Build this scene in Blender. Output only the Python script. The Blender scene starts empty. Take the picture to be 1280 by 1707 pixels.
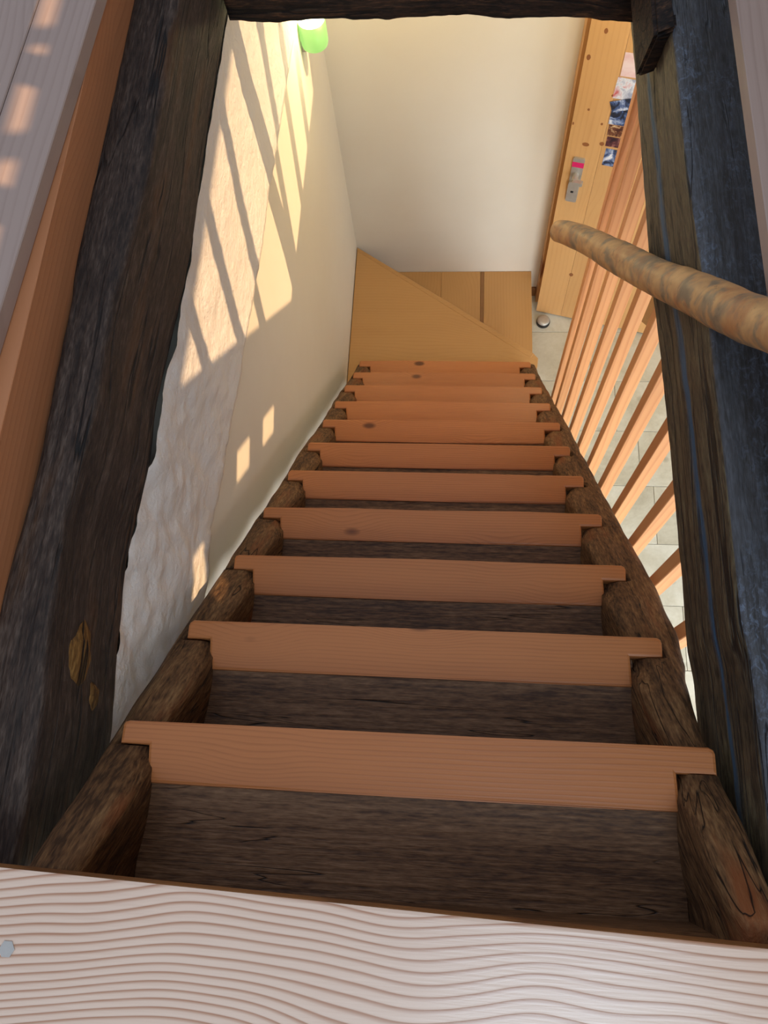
import bpy, bmesh, math, random
from mathutils import Vector, noise, Euler
random.seed(7)
S = bpy.context.scene
COL = S.collection
# ------------------------------------------------------------------ camera
cd = bpy.data.cameras.new('camera'); cam = bpy.data.objects.new('camera', cd); COL.objects.link(cam)
cd.sensor_fit = 'HORIZONTAL'; cd.sensor_width = 36.0; cd.lens = 36.0 * 1283 / 1280; cd.clip_start = 0.02
cam.location = (0.4519, -0.0638, 1.0822); cam.rotation_euler = (0.3407, 0.0758, 0.0515)
S.camera = cam
# ------------------------------------------------------------------ view
S.view_settings.view_transform = 'Standard'; S.view_settings.look = 'None'
S.view_settings.gamma = 1.0; S.view_settings.use_curve_mapping = False
S.view_settings.exposure = 0.0
# ------------------------------------------------------------------ sky
w = bpy.data.worlds.new('sky'); S.world = w; w.use_nodes = True
bg = w.node_tree.nodes['Background']; bg.inputs[0].default_value = (0.74, 0.82, 1.0, 1); bg.inputs[1].default_value = 0.68
# ------------------------------------------------------------------ lights
def lamp(kind, name, loc, direction=None, **k):
    l = bpy.data.lights.new(name, kind); o = bpy.data.objects.new(name, l); COL.objects.link(o); o.location = loc
    if direction is not None: o.rotation_euler = Vector(direction).to_track_quat('-Z', 'Y').to_euler()
    for a, v in k.items(): setattr(l, a, v)
    return o
SUN = Vector((-1, 0.03, -1.33))
lamp('SUN', 'sun', (3, -1, 4), SUN, energy=5.2, color=(1.0, 0.66, 0.36), angle=0.007)
# daylight through the windows of the room below (behind the viewer and to the right)
lamp('AREA', 'window_daylight_behind', (1.9, -1.40, -1.2), (-0.28, 1, -0.12), shape='RECTANGLE', size=1.8, size_y=1.7, energy=120, color=(0.86, 0.92, 1.0))
lamp('AREA', 'window_daylight_right', (3.5, 0.6, -1.3), (-1, 0.05, -0.25), shape='RECTANGLE', size=2.4, size_y=1.6, energy=34, color=(0.55, 0.74, 1.0))
# ceiling lamp of the room below, behind the header beam
lamp('AREA', 'hall_ceiling_lamp', (0.95, 2.1, -0.16), (-0.25, 0.1, -1), shape='DISK', size=0.3, energy=5.5, color=(1.0, 0.84, 0.46))
# skylight over the upper landing
lamp('AREA', 'skylight', (0.9, -1.1, 2.3), (-0.25, 0.55, -1), shape='RECTANGLE', size=0.9, size_y=0.7, energy=24, color=(0.70, 0.86, 1.0))

# ------------------------------------------------------------------ helpers
def lin(c):
    return tuple(((v / 255) / 12.92 if v / 255 <= 0.04045 else (((v / 255) + 0.055) / 1.055) ** 2.4) for v in c) + (1,)
def prop(o, label=None, cat=None, group=None, kind=None):
    if label: o['label'] = label
    if cat: o['category'] = cat
    if group: o['group'] = group
    if kind: o['kind'] = kind
    return o
def empty(name, loc=(0, 0, 0), parent=None):
    o = bpy.data.objects.new(name, None); COL.objects.link(o); o.location = loc; o.empty_display_size = 0.05
    if parent: o.parent = parent
    return o
def meshobj(name, verts, faces, mats, parent=None, smooth=False, fm=None, loc=(0, 0, 0)):
    me = bpy.data.meshes.new(name); me.from_pydata([tuple(v) for v in verts], [], faces); me.validate(); me.update()
    return link(name, me, mats, parent, smooth, fm, loc)
def link(name, me, mats, parent=None, smooth=False, fm=None, loc=(0, 0, 0)):
    if not isinstance(mats, (list, tuple)): mats = [mats]
    for m in mats: me.materials.append(m)
    bm = bmesh.new(); bm.from_mesh(me); bmesh.ops.recalc_face_normals(bm, faces=bm.faces); bm.to_mesh(me); bm.free()
    for i, p in enumerate(me.polygons):
        p.use_smooth = smooth
        if fm: p.material_index = fm(p)
    o = bpy.data.objects.new(name, me); COL.objects.link(o); o.location = loc
    if parent: o.parent = parent
    return o
def box_bm(x0, x1, y0, y1, z0, z1, bev=0.0, seg=1):
    bm = bmesh.new(); bmesh.ops.create_cube(bm, size=1)
    for v in bm.verts:
        v.co = Vector((x0 + (v.co.x + .5) * (x1 - x0), y0 + (v.co.y + .5) * (y1 - y0), z0 + (v.co.z + .5) * (z1 - z0)))
    if bev: bmesh.ops.bevel(bm, geom=bm.edges[:], offset=bev, segments=seg, profile=.6, affect='EDGES')
    return bm
def box(name, x0, x1, y0, y1, z0, z1, mat, parent=None, bev=0.0, seg=1, rotz=0, pivot=None):
    bm = box_bm(x0, x1, y0, y1, z0, z1, bev, seg)
    if rotz:
        c = Vector((*pivot[:2], 0)) if pivot else Vector(((x0 + x1) / 2, (y0 + y1) / 2, 0)); e = Euler((0, 0, rotz)).to_matrix()
        for v in bm.verts: v.co = e @ (v.co - c) + c
    me = bpy.data.meshes.new(name); bm.to_mesh(me); bm.free()
    return link(name, me, mat, parent)
def prism(name, pts, z0, z1, mat, parent=None, bev=0.0, seg=2, top_only=True):
    bm = bmesh.new(); vs = [bm.verts.new((x, y, z0)) for x, y in pts]; f = bm.faces.new(vs)
    r = bmesh.ops.extrude_face_region(bm, geom=[f])
    tv = [g for g in r['geom'] if isinstance(g, bmesh.types.BMVert)]
    for v in tv: v.co.z = z1
    if bev:
        s = set(tv); ed = [e for e in bm.edges if e.verts[0] in s and e.verts[1] in s]
        bmesh.ops.bevel(bm, geom=ed, offset=bev, segments=seg, profile=.5, affect='EDGES')
    me = bpy.data.meshes.new(name); bm.to_mesh(me); bm.free()
    return link(name, me, mat, parent)
def loft(rings, closed=True, caps=True):
    n = len(rings[0]); V = [p for r in rings for p in r]; F = []
    for i in range(len(rings) - 1):
        for j in range(n if closed else n - 1):
            a = i * n + j; b = i * n + (j + 1) % n; F.append((a, b, b + n, a + n))
    if closed and caps:
        F.append(tuple(range(n))); F.append(tuple(range((len(rings) - 1) * n, len(rings) * n))[::-1])
    return V, F
def interp(tab, y):
    if y <= tab[0][0]: return tab[0][1]
    for (a, va), (b, vb) in zip(tab, tab[1:]):
        if y <= b:
            t = (y - a) / (b - a); t = t * t * (3 - 2 * t) * .5 + t * .5
            return va + (vb - va) * t
    return tab[-1][1]
def rect_ring(u0, u1, v0, v1, rad, n=9, rc=3):
    """rounded rectangle in (u, v), n points along each side"""
    P = []
    cs = [(u0 + rad, v0 + rad, math.pi), (u1 - rad, v0 + rad, 1.5 * math.pi), (u1 - rad, v1 - rad, 0), (u0 + rad, v1 - rad, .5 * math.pi)]
    for k, (cu, cv, a0) in enumerate(cs):
        for i in range(rc + 1):
            a = a0 + (math.pi / 2) * i / rc; P.append((cu + rad * math.cos(a), cv + rad * math.sin(a)))
        c2 = cs[(k + 1) % 4]; a = c2[2]; q = (c2[0] + rad * math.cos(a), c2[1] + rad * math.sin(a)); p = P[-1]
        for i in range(1, n): P.append((p[0] + (q[0] - p[0]) * i / n, p[1] + (q[1] - p[1]) * i / n))
    return P
def nz(x, y, z): return noise.noise(Vector((x, y, z)))

# ------------------------------------------------------------------ materials
class NT:
    def __init__(s, name):
        s.m = bpy.data.materials.new(name); s.m.use_nodes = True; s.t = s.m.node_tree; s.N = s.t.nodes; s.L = s.t.links
        s.b = s.N['Principled BSDF']
    def n(s, typ, **k):
        o = s.N.new(typ)
        for a, v in k.items(): setattr(o, a, v)
        return o
    def lk(s, a, b): s.L.new(a, b)
    def math(s, op, a, b=None, c=None):
        o = s.n('ShaderNodeMath', operation=op)
        for i, v in enumerate((a, b, c)):
            if v is None: continue
            if isinstance(v, (int, float)): o.inputs[i].default_value = v
            else: s.lk(v, o.inputs[i])
        return o.outputs[0]
    def coords(s, rnd=True):
        tc = s.n('ShaderNodeTexCoord'); v = tc.outputs['Object']
        if rnd:
            oi = s.n('ShaderNodeObjectInfo'); m = s.n('ShaderNodeVectorMath', operation='MULTIPLY_ADD')
            cx = s.n('ShaderNodeCombineXYZ')
            for i in range(3): s.lk(oi.outputs['Random'], cx.inputs[i])
            s.lk(cx.outputs[0], m.inputs[0]); m.inputs[1].default_value = (31.7, 17.3, 23.1); s.lk(v, m.inputs[2]); v = m.outputs[0]
        return v
    def scale(s, v, sc, off=(0, 0, 0)):
        m = s.n('ShaderNodeVectorMath', operation='MULTIPLY_ADD'); s.lk(v, m.inputs[0]); m.inputs[1].default_value = sc; m.inputs[2].default_value = off
        return m.outputs[0]
    def noise(s, v, scale=1, detail=3, rough=.55, dist=0):
        o = s.n('ShaderNodeTexNoise'); s.lk(v, o.inputs['Vector']); o.inputs['Scale'].default_value = scale
        o.inputs['Detail'].default_value = detail; o.inputs['Roughness'].default_value = rough; o.inputs['Distortion'].default_value = dist
        return o.outputs['Fac']
    def ramp(s, f, stops, interp='LINEAR'):
        o = s.n('ShaderNodeValToRGB'); s.lk(f, o.inputs[0]); e = o.color_ramp.elements; o.color_ramp.interpolation = interp
        while len(e) < len(stops): e.new(0.5)
        for el, (p, c) in zip(e, stops):
            el.position = p; el.color = c if len(c) == 4 else tuple(c) + (1,)
        return o.outputs[0]
    def mix(s, f, a, b, blend='MIX'):
        o = s.n('ShaderNodeMix', data_type='RGBA', blend_type=blend)
        if isinstance(f, (int, float)): o.inputs[0].default_value = f
        else: s.lk(f, o.inputs[0])
        for i, v in ((6, a), (7, b)):
            if isinstance(v, tuple): o.inputs[i].default_value = v
            else: s.lk(v, o.inputs[i])
        return o.outputs[2]
    def bump(s, h, strength=.3, dist=.002):
        o = s.n('ShaderNodeBump'); s.lk(h, o.inputs['Height']); o.inputs['Strength'].default_value = strength; o.inputs['Distance'].default_value = dist
        s.lk(o.outputs[0], s.b.inputs['Normal']); return o
    def done(s, col, rough=.6, spec=.4):
        if isinstance(col, tuple): s.b.inputs['Base Color'].default_value = col
        else: s.lk(col, s.b.inputs['Base Color'])
        if isinstance(rough, (int, float)): s.b.inputs['Roughness'].default_value = rough
        else: s.lk(rough, s.b.inputs['Roughness'])
        s.b.inputs['Specular IOR Level'].default_value = spec
        return s.m
G = lambda v: (v, v, v, 1)
AX = {'x': (0, 1, 2), 'y': (1, 0, 2), 'z': (2, 0, 1)}
def wood(name, light, dark, axis='x', freq=70, warp=3.0, rough=.5, contrast=1.0, fiber=.25, knots=0.0, bump=.2, cross=1, wl=(1.3, 4.5), spec=.35, blotch=.12, knotcol=(95, 50, 25), knot_scale=4.0):
    """straight or flat sawn timber: growth lines across 'cross' axis, running along 'axis'"""
    n = NT(name); v = n.coords()
    ax = AX[axis]; order = [0, 0, 0]
    # knots bend the grain
    kv = [9, 9, 9]; kv[ax[0]] = 4.5
    vor = n.n('ShaderNodeTexVoronoi'); vor.inputs['Scale'].default_value = 1.0; n.lk(n.scale(v, tuple(a * knot_scale / 9 * 1.0 for a in kv)), vor.inputs['Vector'])
    dk = vor.outputs['Distance']
    sep = n.n('ShaderNodeSeparateXYZ'); n.lk(v, sep.inputs[0])
    cr = sep.outputs[ax[cross]]
    s1 = [wl[1]] * 3; s1[ax[0]] = wl[0]
    n1 = n.noise(n.scale(v, tuple(s1)), 1, 2, .45)
    ph = n.math('MULTIPLY_ADD', cr, freq, n.math('MULTIPLY', n1, warp * 4))
    if knots:
        bend = n.math('MULTIPLY', n.math('SUBTRACT', 1.0, n.math('SMOOTH_MIN', n.math('MULTIPLY', dk, 2.4), 1.0, .3)), 5.0)
        ph = n.math('ADD', ph, bend)
    fr = n.math('FRACT', ph)
    line = n.ramp(fr, [(0.0, G(.15)), (.12, G(0)), (.55, G(.12)), (.86, G(.95)), (.93, G(1)), (1.0, G(.15))])
    s2 = [260] * 3; s2[ax[0]] = 9
    fb = n.noise(n.scale(v, tuple(s2)), 1, 3, .6)
    s3 = [9] * 3; s3[ax[0]] = 2.0
    bl = n.noise(n.scale(v, tuple(s3)), 1, 3, .6)
    c0, c1 = lin(light), lin(dark)
    f = n.math('MULTIPLY', line, contrast)
    f = n.math('ADD', f, n.math('MULTIPLY', n.math('SUBTRACT', fb, .5), fiber * 2))
    f = n.math('ADD', f, n.math('MULTIPLY', n.math('SUBTRACT', bl, .5), blotch * 6)); 
    cl = n.n('ShaderNodeClamp'); n.lk(f, cl.inputs[0]); f = cl.outputs[0]
    oi = n.n('ShaderNodeObjectInfo'); col = n.mix(f, c0, c1)
    col = n.mix(n.math('MULTIPLY', oi.outputs['Random'], .22), col, lin(tuple(int(x * .82) for x in dark)))
    if knots:
        km = n.ramp(dk, [(0.0, G(1)), (.055 * knots, G(.9)), (.085 * knots, G(0))])
        col = n.mix(km, col, lin(knotcol))
    n.bump(n.math('ADD', line, fb), bump, .0012)
    return n.done(col, rough, spec)

def old_wood(name, c_dark, c_mid, c_light, axis='y', rough=.75, bump=.9, spec=.25, scratch_sheen=None, sc=1.0, patch=None, sheen_stripe=None, crackw=.035, slope=False):
    n = NT(name); v = n.coords(False); a = AX[axis][0]
    if slope:
        mp = n.n('ShaderNodeMapping'); mp.inputs['Rotation'].default_value = (0.861, 0, 0); n.lk(v, mp.inputs[0]); v = mp.outputs[0]
    s = [75 * sc] * 3; s[a] = 7; f1 = n.noise(n.scale(v, tuple(s)), 1, 5, .65, .3)
    s = [14] * 3; s[a] = 2.2; f2 = n.noise(n.scale(v, tuple(s), (4, 7, 2)), 1, 4, .6)
    s = [260] * 3; s[a] = 45; f3 = n.noise(n.scale(v, tuple(s)), 1, 2, .6)
    s = [22] * 3; s[a] = 1.1; f4 = n.noise(n.scale(v, tuple(s), (1, 3, 9)), 1, 3, .5, .4)
    f = n.math('ADD', n.math('MULTIPLY', f1, .62), n.math('MULTIPLY', f2, .38))
    f = n.math('ADD', f, n.math('MULTIPLY', n.math('SUBTRACT', f3, .5), .55))
    col = n.ramp(f, [(.36, lin(c_dark)), (.52, lin(c_mid)), (.72, lin(c_light))])
    if patch:
        pm = n.ramp(f2, [(.56, G(0)), (.68, G(.75))]); col = n.mix(pm, col, lin(patch))
    crack = n.math('ABSOLUTE', n.math('SUBTRACT', f4, .5))
    cm = n.ramp(crack, [(0.0, G(1)), (crackw * .35, G(.9)), (crackw, G(0))])
    cm2 = n.math('MULTIPLY', cm, n.ramp(f2, [(.42, G(0)), (.5, G(1))]))
    col = n.mix(cm2, col, lin((12, 9, 8)))
    if scratch_sheen:
        s = [90] * 3; s[a] = 60; q = n.noise(n.scale(v, tuple(s)), 1, 4, .8, 1.2)
        big = n.noise(n.scale(v, (6, 2.5, 6), (3, 1, 5)), 1, 3, .6)
        sm = n.math('MULTIPLY', n.ramp(q, [(.50, G(0)), (.66, G(1))]), n.ramp(big, [(.40, G(0)), (.58, G(1))]))
        col = n.mix(n.math('MULTIPLY', sm, .7), col, lin(scratch_sheen))
    if sheen_stripe:
        (zc, hw, axis_i, sc_col) = sheen_stripe
        sp = n.n('ShaderNodeSeparateXYZ'); n.lk(v, sp.inputs[0])
        wob = n.noise(n.scale(v, (0, 3.0, 0)), 1, 3, .5)
        zz = n.math('SUBTRACT', n.math('ADD', sp.outputs[axis_i], n.math('MULTIPLY', sp.outputs[1], .04)), n.math('MULTIPLY', n.math('SUBTRACT', wob, .5), .03))
        d = n.math('ABSOLUTE', n.math('SUBTRACT', zz, zc))
        st = n.math('MULTIPLY', n.ramp(d, [(hw * .6, G(1)), (hw * 1.3, G(0))]), n.ramp(f1, [(.3, G(.35)), (.5, G(.95))]))
        col = n.mix(st, col, lin(sc_col))
    h = n.math('SUBTRACT', n.math('ADD', f1, n.math('MULTIPLY', f3, .4)), n.math('MULTIPLY', cm2, .8))
    n.bump(h, bump, .004)
    return n.done(col, rough, spec)

def plaster(name, c1, c2, bump=.25, rough_scale=18, rough=.85):
    n = NT(name); v = n.coords(False)
    a = n.noise(n.scale(v, (2.2, 2.2, 2.2)), 1, 4, .6); b = n.noise(n.scale(v, (rough_scale,) * 3), 1, 5, .6); c = n.noise(n.scale(v, (120,) * 3), 1, 3, .6)
    col = n.mix(n.math('MULTIPLY', a, .9), lin(c1), lin(c2))
    n.bump(n.math('ADD', b, n.math('MULTIPLY', c, .25)), bump, .006)
    return n.done(col, rough, .15), n, v

M = {}
M['tread'] = wood('pine_tread', (192, 121, 70), (148, 86, 47), 'x', 150, 1.6, .36, .36, .30, 1.5, .14, knotcol=(92, 50, 26), knot_scale=8.0)
M['landing'] = wood('pale_fir_board', (238, 212, 190), (176, 126, 94), 'x', 108, 4.0, .30, .95, .16, 0, .16, wl=(2.1, 3.2), blotch=.05, spec=.65)
M['board_edge'] = wood('board_edge', (150, 105, 62), (110, 72, 40), 'x', 120, .6, .5)
M['dark_board'] = old_wood('dark_stair_board', (70, 44, 24), (108, 76, 48), (138, 104, 74), 'x', .55, .5, .4, sc=2.2, crackw=.004)
M['stringer'] = old_wood('weathered_stringer', (60, 40, 24), (104, 74, 46), (142, 110, 74), 'y', .75, .9, .25, patch=(124, 68, 34), slope=True, crackw=.005)
M['beam_left'] = old_wood('dark_beam', (36, 27, 22), (62, 49, 41), (98, 84, 74), 'y', .72, 1.0, .4, crackw=.02, patch=(84, 54, 26))
M['beam_header'] = old_wood('dark_header', (20, 15, 12), (46, 32, 24), (96, 66, 42), 'x', .75, 1.0, .25)
M['beam_side'] = old_wood('olive_brown_beam_side', (34, 28, 22), (80, 68, 50), (112, 102, 76), 'y', .6, .9, .35, sc=.8, crackw=.02, sheen_stripe=(-.005, .010, 2, (48, 84, 112)))  # blue band colours in the sky sheen along the groove
M['beam_top'] = old_wood('beam_top_sky_sheen', (50, 48, 46), (64, 64, 66), (82, 84, 88), 'y', .45, .6, .5, scratch_sheen=(116, 130, 150), crackw=.008)  # upward faces coloured grey-blue with pale scratches to carry the sky sheen
M['plank'] = wood('floor_plank', (172, 150, 138), (138, 114, 102), 'y', 60, 1.0, .5, .3, .2, .7, .06, knot_scale=3.0)
M['fascia'] = wood('fascia_board', (190, 128, 86), (166, 104, 68), 'y', 80, .8, .5, .35, .15, .6, .1, cross=2, knot_scale=3.0)
M['winder'] = wood('honey_winder', (196, 148, 92), (174, 124, 72), 'x', 60, .9, .36, .22, .15, .5, .08, knot_scale=3.0)
M['winder_y'] = wood('honey_winder_lengthwise', (196, 148, 92), (172, 122, 70), 'y', 60, .7, .36, .25, .15, .5, .08, knot_scale=3.0)
M['door'] = wood('pine_door', (222, 172, 112), (196, 138, 82), 'z', 45, .7, .42, .2, .1, 2.0, .08, knot_scale=3.4, knotcol=(128, 72, 36))
M['baluster'] = wood('fir_baluster', (232, 168, 112), (205, 132, 80), 'z', 60, .8, .5, .5, .15, 0, .1)
M['plain_wood'] = wood('plain_wood', (190, 150, 105), (150, 105, 70), 'y', 60, .8, .5, .5)
wl, n, v = plaster('cream_plaster', (236, 228, 212), (226, 214, 194), .06, 6); M['wall'] = wl
wl, n, v = plaster('lime_plaster', (240, 234, 226), (222, 214, 204), 1.0, 34)
M['lime'] = wl
M['white'] = plaster('ceiling_white', (235, 230, 220), (225, 220, 210), .05)[0]
def tile_mat():
    n = NT('travertine_tile'); v = n.coords()
    a = n.noise(n.scale(v, (3, 3, 3)), 1, 5, .65, .5); b = n.noise(n.scale(v, (40, 40, 40)), 1, 4, .7)
    col = n.ramp(n.math('ADD', n.math('MULTIPLY', a, .8), n.math('MULTIPLY', b, .2)), [(.35, lin((176, 168, 146))), (.5, lin((196, 190, 170))), (.65, lin((212, 208, 192)))])
    vor = n.n('ShaderNodeTexVoronoi'); n.lk(n.scale(v, (9, 9, 9)), vor.inputs['Vector']); vor.inputs['Scale'].default_value = 1
    sp = n.ramp(vor.outputs['Distance'], [(0, G(.6)), (.13, G(.35)), (.2, G(0))]); col = n.mix(sp, col, lin((140, 132, 112)))
    return n.done(col, .4, .4)
M['tile'] = tile_mat()
def simple(name, c, rough=.5, metal=0, spec=.5):
    n = NT(name); v = n.coords(); a = n.noise(n.scale(v, (60,) * 3), 1, 3, .6)
    m = n.done(n.mix(a, lin(c), lin(tuple(int(x * .88) for x in c))), rough, spec); n.b.inputs['Metallic'].default_value = metal
    return m
M['grout'] = simple('grout', (110, 104, 90), .9)
M['steel'] = simple('brushed_steel', (200, 196, 188), .35, .55)
M['steel_dark'] = simple('black_rubber', (22, 20, 20), .6)
M['pink'] = simple('pink_tape', (235, 30, 110), .5)
M['white_plastic'] = simple('white_plastic', (225, 222, 215), .4)
def bark():
    n = NT('peeled_branch'); v = n.coords(False)
    a = n.noise(n.scale(v, (22, 22, 22)), 1, 3, .55, .4); b = n.noise(n.scale(v, (90, 40, 60)), 1, 4, .7); c = n.noise(n.scale(v, (16, 14, 14), (5, 5, 5)), 1, 3, .6, .2)
    col = n.ramp(a, [(.34, lin((140, 118, 90))), (.42, lin((160, 132, 98))), (.5, lin((196, 148, 96))), (.68, lin((220, 170, 110)))])
    col = n.mix(n.ramp(c, [(.54, G(0)), (.66, G(.45))]), col, lin((180, 104, 54)))
    col = n.mix(n.ramp(b, [(.6, G(0)), (.72, G(.5))]), col, lin((82, 60, 44)))
    n.bump(n.math('ADD', a, n.math('MULTIPLY', b, .4)), .6, .003)
    return n.done(col, .5, .4)
M['bark'] = bark()
def emis(name, c, st, base=(230, 250, 220)):
    n = NT(name); n.b.inputs['Emission Color'].default_value = lin(c); n.b.inputs['Emission Strength'].default_value = st
    return n.done(lin(base), .3)
M['shade'] = emis('green_glass_shade', (190, 255, 135), .75, (60, 80, 50))
M['bulb'] = emis('lit_bulb', (255, 250, 225), 5)
def photo(name, cols, sc):
    n = NT(name); v = n.coords(); a = n.noise(n.scale(v, (sc, sc, sc)), 1, 4, .6, .8)
    return n.done(n.ramp(a, [(p, lin(c)) for p, c in cols]), .35, .5)
M['ph_pink'] = photo('photo_rose', [(.3, (225, 180, 180)), (.6, (238, 214, 210))], 14)
M['ph_snow'] = photo('photo_snow', [(.40, (160, 165, 185)), (.5, (224, 226, 232)), (.7, (200, 60, 60))], 16)
M['ph_blue'] = photo('photo_mountain', [(.38, (28, 34, 52)), (.47, (70, 92, 140)), (.56, (150, 165, 195)), (.66, (235, 236, 240))], 26)
M['ph_brown'] = photo('photo_interior', [(.38, (66, 26, 22)), (.52, (110, 62, 40)), (.64, (220, 185, 140))], 40)
M['ph_night'] = photo('photo_dusk', [(.38, (40, 20, 34)), (.55, (96, 46, 52)), (.66, (170, 120, 110))], 30)

g, r = 0.1829, 0.2130
NK = 11
mS = r / g
FLOOR = -13 * r
Z12, Z13 = -11 * r, -12 * r
# ================================================================== STRUCTURE
# lower floor: tiles on grout
fl = prop(box('floor', -.12, 3.6, -1.5, 3.6, FLOOR - .05, FLOOR - .004, M['grout']), kind='structure')
rows = [(-1.5, -1.065), (-1.065, -.75), (-.75, -.433), (-.433, -.118), (-.118, .198), (.198, .514), (.514, .83), (.83, 1.149), (1.149, 1.466), (1.466, 1.782), (1.782, 2.085), (2.085, 2.40), (2.40, 2.72)]
jx = {7: 1.36, 8: 1.497, 9: 1.433, 10: 1.325, 11: 1.20, 12: 1.42}
for i, (a, b) in enumerate(rows):
    x = jx.get(i, 1.2 + random.random() * .5)
    while x > .25: x -= .62
    while x < 3.55:
        x2 = min(x + .62, 3.58)
        box('tile', max(x, -.1) + .0012, x2 - .0012, a + .0012, b - .0012, FLOOR - .012, FLOOR + random.uniform(-.0006, .0006), M['tile'], fl, .0012)
        x += .62
# back wall, door lintel
bw = prop(box('wall_back', -.25, .905, 2.654, 2.80, FLOOR, .9, M['wall']), kind='structure')
prop(box('wall_back_over_door', .905, 1.80, 2.70, 2.80, FLOOR + 2.03, .1, M['wall']), kind='structure')
prop(box('wall_back_right', 1.80, 3.7, 2.654, 2.80, FLOOR, .1, M['wall']), kind='structure')
# hall behind the door
prop(box('wall_hall', .905, 1.80, 3.55, 3.6, FLOOR, -.6, M['wall']), kind='structure')
prop(box('trim_1', .902, .93, 2.60, 2.80, FLOOR, FLOOR + 2.03, M['door']), kind='structure')
prop(box('baseboard_back', .862, .900, 2.640, 2.656, FLOOR, FLOOR + .07, M['board_edge'], bev=.002), kind='structure')
# left wall, lower plane
def grid_wall(name, ys, zs, fx, mat, thick=.05):
    V, F = [], []
    for y in ys:
        for z in zs: V.append((fx(y, z), y, z))
    nZ = len(zs)
    for i in range(len(ys) - 1):
        for j in range(nZ - 1):
            a = i * nZ + j; F.append((a, a + nZ, a + nZ + 1, a + 1))
    return V, F
rng = lambda a, b, n: [a + (b - a) * i / n for i in range(n + 1)]
wl_ = prop(box('wall_left', -.25, -.097, -1.5, 2.80, FLOOR, -.30, M['wall']), kind='structure')
# upper plaster: curves out to the beam, ends at the long horizontal crack
CR = [(-.6, -.455), (.33, -.481), (.56, -.512), (.84, -.553), (1.16, -.60), (1.35, -.615), (2.04, -.674), (2.66, -.70)]
EX = [(-.6, -.060), (.2, -.066), (.6, -.074), (1.1, -.078), (2.66, -.082)]
def up_x(y, t):
    xe = interp(EX, y); xt = interp([(-.6, -.078), (-.02, -.078), (.25, -.097), (.40, -.090), (.46, -.070), (.87, -.066), (1.2, -.070), (1.6, -.070), (2.66, -.070)], y)
    z = -.128 + (interp(CR, y) + .128) * t
    x = xt + (xe - xt) * (1 - (1 - min(t * 1.5, 1)) ** 2)
    rough = .0035 + .007 * max(0, min(1, (1.0 - y) / .6))
    x += rough * nz(y * 9, z * 9, 1.3) + rough * .6 * nz(y * 28, z * 28, 4.1) + rough * .3 * nz(y * 60, z * 60, 2.1)
    x += .010 * max(0, min(1, (.75 - y) / .3)) * nz(y * 3.2, z * 4, 8)
    return x, z
V, ny, nt = [], 260, 34
ys = rng(-.6, 2.66, ny)
for y in ys:
    for j in range(nt + 1):
        t = j / nt; x, z = up_x(y, t); z += .004 * nz(y * 20, 0, 3) * (t > .97)
        V.append((x, y, z))
    x, z = V[-1][0], V[-1][2]; V.append((x - .004, y, z - .004)); V.append((-.14, y, z - .004))
n_ = nt + 3
F = [(i * n_ + j, (i + 1) * n_ + j, (i + 1) * n_ + j + 1, i * n_ + j + 1) for i in range(ny) for j in range(n_ - 1)]
o = meshobj('plaster_band', V, F, M['lime'], wl_, True)
prop(o, label='rough white lime plaster above the long crack')
# far walls of the room below
prop(box('wall_right', 3.6, 3.7, -1.5, 3.6, FLOOR, .1, M['wall']), kind='structure')
prop(box('wall_front', -.25, 3.7, -1.6, -1.5, FLOOR, .1, M['wall']), kind='structure')
# ceiling of the room below (around the stair opening)
prop(box('ceiling', .90, 3.7, -1.6, 2.80, .02, .17, M['white']), kind='structure')
prop(box('ceiling_front', -.25, .90, -1.6, -.26, .02, .17, M['white']), kind='structure')
prop(box('wall_left_upper', -.60, -.17, -.6, 2.80, -.32, .10, M['white']), kind='structure')
prop(box('wall_left_void', -.17, -.06, 1.67, 2.80, -.12, .18, M['wall']), kind='structure')
# upper floor: planks left and right of the opening
uf = prop(box('floor_upper', -1.3, -.19, -.9, 2.7, .12, .184, M['board_edge']), kind='structure')
YW = math.radians(2.9)
def plank(x0, x1, y0, y1, parent, mat=None, rot=-YW, piv=(-.163, .82)):
    return box('plank', x0, x1, y0, y1, .185, .213, mat or M['plank'], parent, .0015, 1, rot, piv)
xs = [-.163, -.263, -.37, -.48, -.60, -.72, -.84, -.96]
for a, b in zip(xs, xs[1:]): plank(b + .0008, a - .0008, -.55, 2.5, uf)
fa = box('fascia_board', -.20, -.156, -.25, 2.5, .0, .184, M['fascia'], uf, .001)
ur = prop(box('floor_upper_right', .875, 3.2, -.9, 2.7, .17, .184, M['board_edge']), kind='structure')
for i in range(7):
    box('plank', .858 + i * .16, 1.0165 + i * .16, -.25, 2.5, .185, .213, M['plank'], ur, .0015)
# unseen upstairs wall panels added; their gaps shape the sun on plaster and planks
wr = prop(empty('sun_mask_wall'), kind='structure')
def wbox(y0, y1, z0, z1): box('sun_mask_panel', 1.9, 1.908, y0, y1, z0, z1, M['white'], wr)
SUN_CUT = 2.44
wbox(-1.9, -.9, .2, 3.4); wbox(2.35, 3.6, .2, 3.4); wbox(-.9, 2.35, .2, 1.3); wbox(-.9, 2.35, SUN_CUT, 3.024)
wbox(-.9, 2.35, 3.070, 3.4)
for a, b in ((-.9, .53), (.723, .78), (.955, 1.0), (1.22, 2.35)):
    wbox(a, b, 3.024, 3.070)
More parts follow.
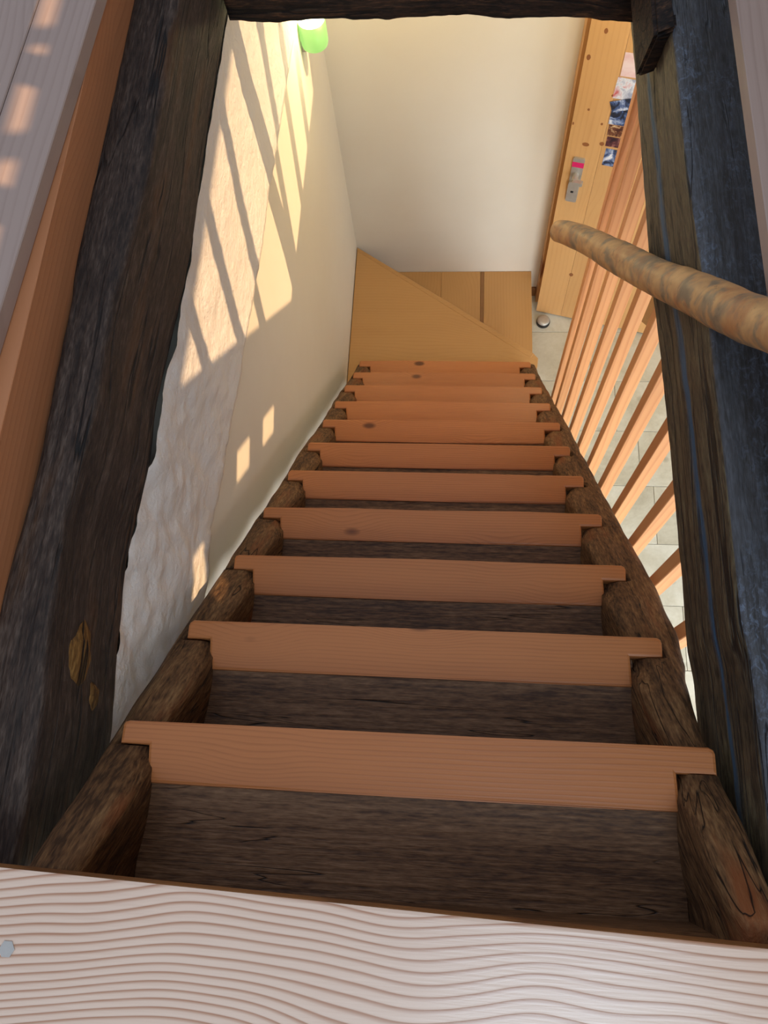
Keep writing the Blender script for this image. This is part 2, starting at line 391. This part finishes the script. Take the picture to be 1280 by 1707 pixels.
# attic stair between window and opening: its stringers, treads and balusters throw the shadows on the plaster
at = prop(empty('added_shadow_caster'), kind='structure')
XS = 1.2
K = 1.27
def sz(y, off): return -1.05 * y + 1.66 + off
def slab(name, y0, y1, o0, o1, x0=XS, x1=XS + .03):
    pts = [(y0, sz(y0, o0)), (y1, sz(y1, o0)), (y1, sz(y1, o1)), (y0, sz(y0, o1))]
    V = [(x, a, b) for x in (x0, x1) for a, b in pts]
    meshobj(name, V, [(0, 1, 2, 3), (4, 5, 6, 7), (0, 1, 5, 4), (1, 2, 6, 5), (2, 3, 7, 6), (3, 0, 4, 7)], M['plain_wood'], at)
def sheared(name, ya, yb, o0, o1, sh=.7):
    q = [(ya + sh * o0, o0), (yb + sh * o0, o0), (yb + sh * o1, o1), (ya + sh * o1, o1)]
    V = [(x, a, sz(a, o)) for x in (XS, XS + .03) for a, o in q]
    meshobj(name, V, [(0, 1, 2, 3), (4, 5, 6, 7), (0, 1, 5, 4), (1, 2, 6, 5), (2, 3, 7, 6), (3, 0, 4, 7)], M['plain_wood'], at)
slab('shadow_board', -.9, 1.62, .125, .46)
slab('shadow_panel', -.9, 1.80, -1.5, -.185)
for ya, yb in ((-.9, .30), (.385, .58), (.695, .775), (.90, 1.09), (1.15, 1.8)): sheared('shadow_piece', ya, yb, -.20, .13)
sheared('shadow_piece', .29, .39, .0, .13)
sheared('shadow_piece', .57, 1.2, -.20, -.02)
for k in range(13):
    y = 1.40 + (k - 8) * .262
    if k == 8: continue
    lean = .30; z0_, z1_ = sz(y, .40) - .06, 2.2
    V = []
    for x in (XS, XS + .045):
        for zz in (z0_, z1_):
            yy = y + (zz - 1.10) * lean; V += [(x, yy - .026, zz), (x, yy + .026, zz)]
    meshobj('baluster', V, [(0, 1, 3, 2), (4, 5, 7, 6), (0, 1, 5, 4), (2, 3, 7, 6), (0, 2, 6, 4), (1, 3, 7, 5)], M['plain_wood'], at)  # leaning bars added for their shadows, no part of the balustrade

# ================================================================== BEAMS
def beam_y(name, y0, y1, X0, X1, z0, z1, mats, rad=.012, amp=.0035, seed=0, fm=None, step=.008, grooves=()):
    rings = []; k = int((y1 - y0) / step)
    for i in range(k + 1):
        y = y0 + (y1 - y0) * i / k
        ring = rect_ring(X0(y), X1(y), z0(y), z1(y), rad, 12)
        cx, cz = (X0(y) + X1(y)) / 2, (z0(y) + z1(y)) / 2; R = []
        for u, v in ring:
            d = amp * nz(u * 18 + seed, y * 3.2, v * 18) + amp * .75 * nz(u * 95 + seed, y * 5, v * 95) + amp * .5 * nz(u * 40, y * 26, v * 40 + seed)
            for (gz, gw, gd, side) in grooves:
                if (u > cx) == (side > 0):
                    q = abs(v - gz - .010 * nz(seed, y * 2.2, 5) ) / gw
                    if q < 1: d -= gd * (1 - q) * max(0, min(1, .6 + 1.3 * nz(2, y * 1.6, seed)))
            du, dv = u - cx, v - cz; l = math.hypot(du, dv)
            du = (du / l) if abs(abs(du) - abs(X1(y) - cx)) < rad else 0
            dv = (dv / l) if abs(abs(v - cz) - abs(z1(y) - cz)) < rad else 0
            l2 = math.hypot(du, dv) or 1
            R.append((u + d * du / l2, y, v + d * dv / l2))
        rings.append(R)
    V, F = loft(rings)
    return meshobj(name, V, F, mats, None, True, fm)
LB0 = [(-.3, -.157), (.16, -.160), (.34, -.150), (.6, -.153), (.7, -.160), (1.27, -.159), (1.6, -.158)]
LB1 = [(-.3, -.068), (-.02, -.068), (.13, -.082), (.26, -.090), (.45, -.078), (.54, -.082), (.89, -.066), (1.22, -.072), (1.6, -.070)]
lb = beam_y('trimmer_beam', -.33, 1.66, lambda y: interp(LB0, y), lambda y: interp(LB1, y), lambda y: -.135, lambda y: .098, M['beam_left'], .012, .0028, 3.3, grooves=((.03, .006, .004, 1), (-.05, .006, .004, 1)))
prop(lb, 'dark aged timber beam left of the stairs, above the white plaster wall', 'beam')
# fresh chipped scar on the beam
def blob(name, c, rad, mat, parent, seed=0, nrm='x', thick=.004):
    V, F = [], []; n1 = 18
    V.append((c[0] + thick, c[1], c[2]))
    for k in (1, 2):
        for i in range(n1):
            a = 2 * math.pi * i / n1; rr = rad * (.55 if k == 1 else 1) * (1 + .35 * nz(math.cos(a) * 1.7 + seed, math.sin(a) * 1.7, k))
            V.append((c[0] + (thick * .8 if k == 1 else -.002), c[1] + rr * 1.25 * math.cos(a), c[2] + rr * .8 * math.sin(a)))
    for i in range(n1):
        j = (i + 1) % n1; F.append((0, 1 + i, 1 + j)); F.append((1 + i, 1 + n1 + i, 1 + n1 + j, 1 + j))
    return meshobj(name, V, F, mat, parent, True)
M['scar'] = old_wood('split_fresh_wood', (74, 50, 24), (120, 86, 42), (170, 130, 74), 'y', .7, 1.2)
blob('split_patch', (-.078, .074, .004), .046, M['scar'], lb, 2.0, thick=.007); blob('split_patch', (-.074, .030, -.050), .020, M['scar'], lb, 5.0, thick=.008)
RB0 = [(-.4, .823), (0, .822), (.1, .821), (.15, .815), (.3, .815), (.6, .812), (.9, .803), (1.2, .802), (1.7, .800)]
RB1 = [(-.4, .913), (1.6, .913)]
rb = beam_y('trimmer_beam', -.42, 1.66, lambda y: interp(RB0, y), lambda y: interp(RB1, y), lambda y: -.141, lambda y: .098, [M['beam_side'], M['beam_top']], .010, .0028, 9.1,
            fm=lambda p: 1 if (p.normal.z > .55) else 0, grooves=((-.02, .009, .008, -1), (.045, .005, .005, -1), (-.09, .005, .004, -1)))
prop(rb, 'dark timber beam right of the stairs, sky sheen coloured into its top, with a split brown side, beneath the branch handrail', 'beam')
def beam_x(name, x0, x1, y0, y1, z0, z1, mat, seed=0, amp=.005):
    rings = []; k = int((x1 - x0) / .008)
    for i in range(k + 1):
        x = x0 + (x1 - x0) * i / k; yo = interp([(0, 0), (.4, -.004), (.62, -.022), (.8, -.046)], x); ring = rect_ring(y0 + yo, y1, z0, z1, .006, 10); R = []
        for u, v in ring:
            d = amp * nz(x * 3, u * 20, v * 20 + seed) + amp * nz(x * 9, u * 60 + seed, v * 60) + .4 * amp * nz(x * 40, u * 40, v * 40)
            R.append((x, u + d, v + d * .8))
        rings.append(R)
    V, F = loft(rings); return meshobj(name, V, F, mat, None, True)
hb = beam_x('header_beam', -.06, .812, 1.492, 1.585, -.125, .098, M['beam_header'], 2.2)
prop(hb, 'dark rough header beam crossing the top of the stair opening', 'beam')
# small bracket block in the corner of header and right beam
bb = bmesh.new(); bmesh.ops.create_cube(bb, size=1)
for v in bb.verts:
    top = v.co.z > 0
    v.co = Vector((.792 + (v.co.x) * .034, 1.300 + v.co.y * (.30 if top else .20), (.098 if top else -.03) + (v.co.x) * .015))
bmesh.ops.bevel(bb, geom=bb.edges[:], offset=.006, segments=2, affect='EDGES')
me = bpy.data.meshes.new('corner_block'); bb.to_mesh(me); bb.free()
prop(link('corner_block', me, M['beam_header']), 'short dark wooden block wedged between header beam and right beam', 'block')

# ================================================================== STAIRCASE
st = prop(empty('staircase', (0, 0, FLOOR)), 'steep wooden staircase with pine nosings between weathered dark stringers', 'staircase')
sub = lambda o: (setattr(o, 'parent', st), setattr(o, 'location', (0, 0, -FLOOR)), o)[2]
def top_z(y):
    k = math.ceil(y / g - 1e-6)               # next nosing at or below
    k = max(k, -1)
    yk, zk = k * g, -k * r
    if y > yk - .034: return zk - .026
    z_hi, z_lo = -(k - 1) * r - .026, zk + .004
    y_hi, y_lo = (k - 1) * g, yk - .036
    t = (y - y_hi) / (y_lo - y_hi)
    return z_hi + (z_lo - z_hi) * t + .007 * math.sin(math.pi * min(1, max(0, t)))
def stringer(x_in, x_out, seed):
    rings = []
    ys = []
    y = -.216
    while y < 1.85: ys.append(y); y += .0075
    for k in range(0, NK): ys += [k * g - .0345, k * g - .0335]
    ys = sorted(ys); sgn = 1 if x_out > x_in else -1
    for y in ys:
        zt = min(top_z(y), .178); xo = (x_out if x_out < .5 else interp([(-.2, .800), (0, .806), (.05, .812), (.105, .822), (.14, .836), (.2, .845), (.3, .849), (.9, .841), (1.7, .828)], y)) + .006 * nz(y * 4, seed, 2) + .003 * nz(y * 17, seed, 7)
        k = math.ceil(y / g - 1e-6); fr = (k * g - y) / g
        horn = fr < .185
        xi = x_in + (-sgn) * (-.004 + .008 * math.sin(math.pi * min(1, max(0, (fr - .15) / .85)))) 
        zb = -mS * y - .30
        zi = zt - (.006 if horn else .010 + .028 * max(0, 1 - abs(fr - .22) / .35))
        wdt = xo - xi; R = []; zl = min(-mS * y - .031, .178)
        prof = [(0, zb), (0, zi - .10), (0, zi - .05), (0, zi - .025), (0, zi - .012), (.05, zi - .003), (.14, (zi + zt) / 2 + .001), (.28, zt - .0015), (.42, zt), (.55, zt), (.66, zt), (.67, zt), (.76, zt - .001), (.86, zt - .002), (.95, zt - .009), (1, zt - .02), (1, zt - .06), (1, zb)]
        for u, z in prof:
            x = xi + wdt * u
            if (x > .8035 or x < -.008) and u > .5: z = z - zt + zl
            d = 0 if horn else .0025 * nz(x * 45, y * 3 + seed, (z + mS * y) * 20) + .0012 * nz(x * 160, y * 5, (z + mS * y) * 60 + seed)
            R.append((x + (d * sgn * .8 if u in (0, 1) else 0), y, z + (d if 0 < u < 1 else 0)))
        rings.append(R)
    V, F = loft(rings); return sub(meshobj('stringer', V, F, M['stringer'], None, True))
stringer(.050, -.019, 1.0); stringer(.750, .831, 5.0)
LJ = [0, 0, 4, -2, -1, 2, 2, 1, -1, -2, -8]
for k in range(NK):
    y, z = k * g, -k * r; j = lambda a=.0015: random.uniform(-a, a)
    tr = sub(box('tread', .045, .755, y - (.215 if k == 0 else .235), y - .070, z - .035, z - .004, M['dark_board'], None, .002))
    prop(tr, label='dark stained board behind the pine nosing')
    dl, dr = LJ[k] / 1000, j(.003); th = .026
    x0, x1 = 0 + dl, .80 + dr
    a, b, c = .047 + j(.003), .753 + j(.003), .083 + j(.002)
    hl, hr = .031 + j(.002), .033 + j(.002); rr = .008
    pts = [(x0 + rr, y + j()), (.2, y + j()), (.4, y + j(.002)), (.6, y + j()), (x1 - rr, y), (x1 - .002, y - .003), (x1, y - rr), (x1, y - hr), (b - .006 + .004, y - hr), (b, y - c), (.4, y - c + j(.001)), (a, y - c), (a - .005, y - hl), (x0, y - hl), (x0, y - rr), (x0 + .002, y - .003)]
    pts = [(px, py) for px, py in pts]
    nb = prism('nosing_board', pts, z - th, z, M['tread'], None, .005, 2); nb.parent = tr
    prop(nb, label='light orange pine front board with notched ends')
    if k: sub(box('riser', .045, .755, (k - 1) * g - .05, (k - 1) * g - .035, z - .02, z + r - .02, M['dark_board']))
sub(box('riser', .045, .755, -.222, -.207, -.03, .184, M['dark_board']))
sub(box('riser', .045, .755, 10 * g - .05, 10 * g - .035, Z12, -10 * r - .02, M['dark_board']))
# winder treads at the foot
tri = prism('winder_tread', [(-.094, 2.652), (-.094, 1.78), (.82, 1.78), (.858, 1.93), (.862, 1.975), (.842, 2.0)], Z12 - .04, Z12, M['winder'], None, .004, 2); sub(tri)
prop(tri, label='large honey coloured triangular winder tread')
# its light nosing line
p0, p1 = Vector((-.094, 2.652, 0)), Vector((.842, 2.0, 0)); d = (p1 - p0).normalized(); nn = Vector((-d.y, d.x, 0))
qs = [p0, p1, p1 - nn * .030, p0 - nn * .030 + d * .0]
qs = [(max(q.x, -.094), q.y) for q in qs]
nz_b = prism('nosing_strip', qs, Z12 - .01, Z12 + .0015, M['winder'], None, .002, 1); nz_b.parent = tri
sub(prism('riser', [(-.094, 2.60), (.80, 1.98), (.80, 1.965), (-.094, 2.585)], Z13, Z12 - .04, M['winder']))
bx = [-.094, .12, .36, .577, .597, .858]
low = sub(box('winder_tread', -.094, .858, 1.80, 2.652, Z13 - .04, Z13 - .006, M['winder_y'], None, .002))
prop(low, label='lower square honey coloured tread against the back wall')
for i, (a, b) in enumerate(zip(bx, bx[1:])):
    box('lamella', a + .0006, b - .0006, 1.80, 2.652, Z13 - .03, Z13, M['board_edge'] if i == 3 else M['winder_y'], low, .0008)
sub(box('riser', .83, .85, 1.80, 2.65, FLOOR, Z13 - .04, M['winder_y']))
sub(box('riser', -.08, .83, 1.80, 1.82, FLOOR, Z13 - .04, M['winder_y']))
# plug in left stringer
V, F = [], []
# ================================================================== LANDING BOARD
bm = box_bm(-.30, 1.10, -.47, -.183, .185, .213, .004, 2)
e = Euler((0, 0, -math.radians(1.9))).to_matrix(); c = Vector((.35, -.19, 0))
for v in bm.verts: v.co = e @ (v.co - c) + c + Vector((0, -.0, 0))
me = bpy.data.meshes.new('landing_board'); bm.to_mesh(me); bm.free()
ld = link('landing_board', me, [M['landing'], M['board_edge']], fm=lambda p: 1 if p.normal.y > .6 else 0)
prop(ld, 'wide pale fir floorboard with wavy grain at the head of the stairs', 'floorboard')
plug = None
def disc(name, c, r_, h, mat, parent, n=6, bev=0):
    V = [(c[0] + r_ * math.cos(2 * math.pi * i / n), c[1] + r_ * math.sin(2 * math.pi * i / n), c[2] + zz) for zz in (-.002, h) for i in range(n)]
    F = [tuple(range(n)), tuple(range(n, 2 * n))] + [(i, (i + 1) % n, n + (i + 1) % n, n + i) for i in range(n)]
    return meshobj(name, V, F, mat, parent)
prop(disc('screw_plug', (.004, -.247, .213), .0085, .0012, M['steel'], ld), label='grey hexagonal screw plug')
# ================================================================== BALUSTRADE
bal = prop(empty('balustrade', (.89, .9, FLOOR)), 'row of upright square pine balusters right of the stairs', 'balustrade')
for i in range(11):
    y = .238 + .1373 * i
    if i > 9: y = .238 + .1373 * 9 + .10
    zb = -mS * (y) - .22
    b = box('baluster', .872, .903, y - .030, y, zb, -.13, M['baluster'], None, .0015)
    b.parent = bal; b.location = (-.89, -.9, -FLOOR)
# ================================================================== BRANCH HANDRAIL
def cam_pt(px, py, D):   # image ray of the photograph turned into a place in the room
    q = Vector(((px - 640) / 1283, (853.5 - py) / 1283, -1)) * D
    return Euler((0.3407, 0.0758, 0.0515)).to_matrix() @ q + Vector((0.4519, -0.0638, 1.0822))
cp = [(930, 385, 1.74, 17), (945, 388, 1.70, 19), (985, 404, 1.60, 22), (1030, 428, 1.47, 26), (1095, 462, 1.30, 30), (1165, 492, 1.13, 36), (1240, 527, .965, 40), (1290, 545, .87, 42)]
P = [(cam_pt(a, b, D), rr * D / 1283) for a, b, D, rr in cp]
dd = (P[-1][0] - P[-3][0]).normalized()
P.append((P[-1][0] + dd * .3, .029)); P.append((P[-1][0] + dd * .4, .029))
path = []
for i in range(len(P) - 1):
    pm = P[max(i - 1, 0)]; p0_ = P[i]; p1_ = P[i + 1]; p2_ = P[min(i + 2, len(P) - 1)]
    ns = max(3, int((p1_[0] - p0_[0]).length / .012))
    for k in range(ns):
        t = k / ns; q = .5 * ((2 * p0_[0]) + (p1_[0] - pm[0]) * t + (2 * pm[0] - 5 * p0_[0] + 4 * p1_[0] - p2_[0]) * t * t + (-pm[0] + 3 * p0_[0] - 3 * p1_[0] + p2_[0]) * t ** 3)
        path.append((q, p0_[1] + (p1_[1] - p0_[1]) * t))
rings = []
for i, (q, rr) in enumerate(path):
    a = path[max(i - 1, 0)][0]; b = path[min(i + 1, len(path) - 1)][0]; tg = (b - a).normalized()
    u = tg.cross(Vector((0, 0, 1))).normalized(); w_ = tg.cross(u); R = []
    if i == 0: rr *= .86
    for k in range(28):
        an = 2 * math.pi * k / 28; dv = u * math.cos(an) + w_ * math.sin(an)
        s_ = rr * (1 + .07 * nz(*(q * 9 + dv * 1.2)) + .035 * nz(*(q * 30 + dv * 3)))
        R.append(q + dv * s_)
    rings.append(R)
V, F = loft(rings)
br = meshobj('branch_handrail', V, F, M['bark'], None, True)
prop(br, 'crooked peeled branch used as handrail, crossing in front of the right beam', 'handrail')
# knot and split on the branch
kq = cam_pt(1246, 513, .93)

# ================================================================== DOOR
P0 = Vector((.904, 2.532, FLOOR)); ang = -math.atan2(.052, .209)
dr = prop(empty('door_1', P0), kind='structure'); dr.rotation_euler = (0, 0, ang)
def dbox(name, u0, u1, d0, d1, z0, z1, mat, parent=dr, bev=.0, seg=1): return box(name, u0, u1, d0, d1, z0, z1, mat, parent, bev, seg)
for i in range(6):
    dbox('door_board', i * .142 + .0004, (i + 1) * .142 - .0004, 0, .04, .012, 2.0, M['door'], bev=.0006)
M['knot'] = simple('wood_knot', (158, 98, 54), .5)
for u, z_, a_, b_ in ((.059, 1.769, .007, .011), (.016, 1.655, .008, .012), (.14, 1.507, .009, .007), (.056, 1.426, .005, .006), (.006, 1.347, .004, .007), (.12, 1.367, .005, .006), (.074, 1.251, .015, .010), (.139, 1.268, .010, .010), (.145, .391, .011, .013), (.25, .90, .006, .008), (.115, .60, .005, .006)):
    n_ = 14; P_ = [(u + a_ * math.cos(2 * math.pi * i / n_) * (1 + .18 * nz(i * .9, u * 40, 1)), z_ + b_ * math.sin(2 * math.pi * i / n_)) for i in range(n_)]
    V = [(p, d_, q) for d_ in (-.0005, .001) for p, q in P_]
    meshobj('knot', V, [tuple(range(n_)), tuple(range(n_, 2 * n_))] + [(i, (i + 1) % n_, n_ + (i + 1) % n_, n_ + i) for i in range(n_)], M['knot'], dr)
hd = empty('door_handle', (0, 0, 0), dr)
def rplate(name, u0, u1, z0, z1, d0, d1, mat, parent, rad=.008):
    P_ = rect_ring(u0, u1, z0, z1, rad, 1, 4); n_ = len(P_)
    V = [(u, d0, v) for u, v in P_] + [(u, d1, v) for u, v in P_]
    F = [tuple(range(n_)), tuple(range(n_, 2 * n_))] + [(i, (i + 1) % n_, n_ + (i + 1) % n_, n_ + i) for i in range(n_)]
    return meshobj(name, V, F, mat, parent)
rplate('escutcheon', .036, .086, .918, 1.178, -.009, 0, M['steel'], hd)
rplate('tape_band', .0355, .0865, 1.128, 1.156, -.0098, -.008, M['pink'], hd, .001)
rplate('lock_cover', .037, .083, .975, 1.055, -.022, -.008, M['steel'], hd, .02)
rplate('keyhole', .053, .066, .989, 1.000, -.0228, -.02, M['steel_dark'], hd, .002)
def cyl_y(name, u, z, rad, d0, d1, mat, parent, n=20):
    V = [(u + rad * math.cos(2 * math.pi * i / n), dd_, z + rad * math.sin(2 * math.pi * i / n)) for dd_ in (d0, d1) for i in range(n)]
    F = [tuple(range(n)), tuple(range(n, 2 * n))] + [(i, (i + 1) % n, n + (i + 1) % n, n + i) for i in range(n)]
    return meshobj(name, V, F, mat, parent)
cyl_y('spindle', .062, 1.085, .013, -.045, -.008, M['steel'], hd)
rplate('lever', .052, .10, 1.075, 1.094, -.062, -.043, M['steel'], hd, .008)
sl = rplate('letter_slot', .135, .30, .700, .742, -.004, 0, M['steel_dark'], dr, .003)
rplate('slot_flap', .150, .285, .703, .726, -.008, -.003, M['white_plastic'], sl, .003)
def card(lbl, u0, z0, u1, z1, tilt, mat, d=.0015):
    c = ((u0 + u1) / 2, (z0 + z1) / 2); ca, sa = math.cos(tilt), math.sin(tilt); V = []
    m = .004
    for dd_ in (-d, -d + .0008):
        for (u, v) in ((u0, z0), (u1, z0), (u1, z1), (u0, z1)):
            a, b = u - c[0], v - c[1]; V.append((c[0] + a * ca - b * sa, dd_, c[1] + a * sa + b * ca))
    o = meshobj('postcard', V, [(0, 1, 2, 3), (4, 5, 6, 7), (0, 1, 5, 4), (1, 2, 6, 5), (2, 3, 7, 6), (3, 0, 4, 7)], mat)
    o.matrix_world = dr_m; 
    prop(o, lbl, 'postcard', 'postcards stuck on the pine door')
    return o
from mathutils import Matrix
dr_m = Matrix.Translation(P0) @ Matrix.Rotation(ang, 4, 'Z')
card('rose tinted postcard, topmost of those visible on the door', .145, 1.600, .26, 1.70, .02, M['ph_pink'])
card('white postcard with red mark, under the rose tinted one', .138, 1.497, .25, 1.592, -.03, M['ph_snow'])
card('grey-blue postcard stuck on at a slant', .135, 1.455, .26, 1.505, .38, M['ph_blue'], .0035)
card('blue mountain postcard above the brown cards', .145, 1.375, .24, 1.465, .0, M['ph_blue'])
card('brown postcard with a pale figure below the mountain card', .150, 1.318, .24, 1.372, .0, M['ph_brown'])
card('dark red-brown postcard between two other cards', .154, 1.262, .24, 1.312, .0, M['ph_night'])
card('lowest postcard on the door, blue and grey with white edge', .160, 1.158, .23, 1.250, -.02, M['ph_blue'])
# door stop
ds = empty('door_stop', (.943, 2.46, FLOOR)); prop(ds, 'round brushed metal floor door stop below the pine door', 'door stop')
def lathe(name, prof, mat, parent, n=28):
    V, F = loft([[(r_ * math.cos(2 * math.pi * i / n), r_ * math.sin(2 * math.pi * i / n), z) for i in range(n)] for r_, z in prof])
    return meshobj(name, V, F, mat, parent, True)
lathe('rubber_ring', [(.038, .0008), (.0385, .014), (.037, .022), (.034, .023)], M['steel_dark'], ds)
lathe('metal_cap', [(.035, .010), (.035, .027), (.031, .031), (.020, .033), (.0005, .034)], M['steel'], ds)
# ================================================================== WALL LAMP
lp = empty('wall_lamp', (-.052, 2.30, -.845)); prop(lp, 'lit wall lamp with pale green glass shade at the far left wall', 'lamp')
V, F = loft([[(.047 * math.cos(a) * k, .047 * math.sin(a) * k, z) for a in [2 * math.pi * i / 32 for i in range(32)]] for k, z in ((.75, 0.0), (.93, .006), (1, .018), (1, .095), (.96, .095), (.96, .02), (.7, .008))], caps=False)
meshobj('glass_shade', V, F, M['shade'], lp, True)
V, F = loft([[(.036 * math.cos(a) * k, .036 * math.sin(a) * k, z) for a in [2 * math.pi * i / 24 for i in range(24)]] for k, z in ((.5, 0.03), (1.1, .05), (1.2, .09), (1.0, .125), (.05, .135))])
meshobj('bulb', V, F, M['bulb'], lp, True)
box('wall_bracket', -.05, -.03, -.02, .02, -.01, .03, M['steel'], lp, .003)
pl = bpy.data.lights.new('lamp_light', 'POINT'); po = bpy.data.objects.new('lamp_light', pl); COL.objects.link(po); po.location = (.03, 2.25, -.66)
pl.energy = 3.6; pl.color = (1.0, .84, .42); pl.shadow_soft_size = .04
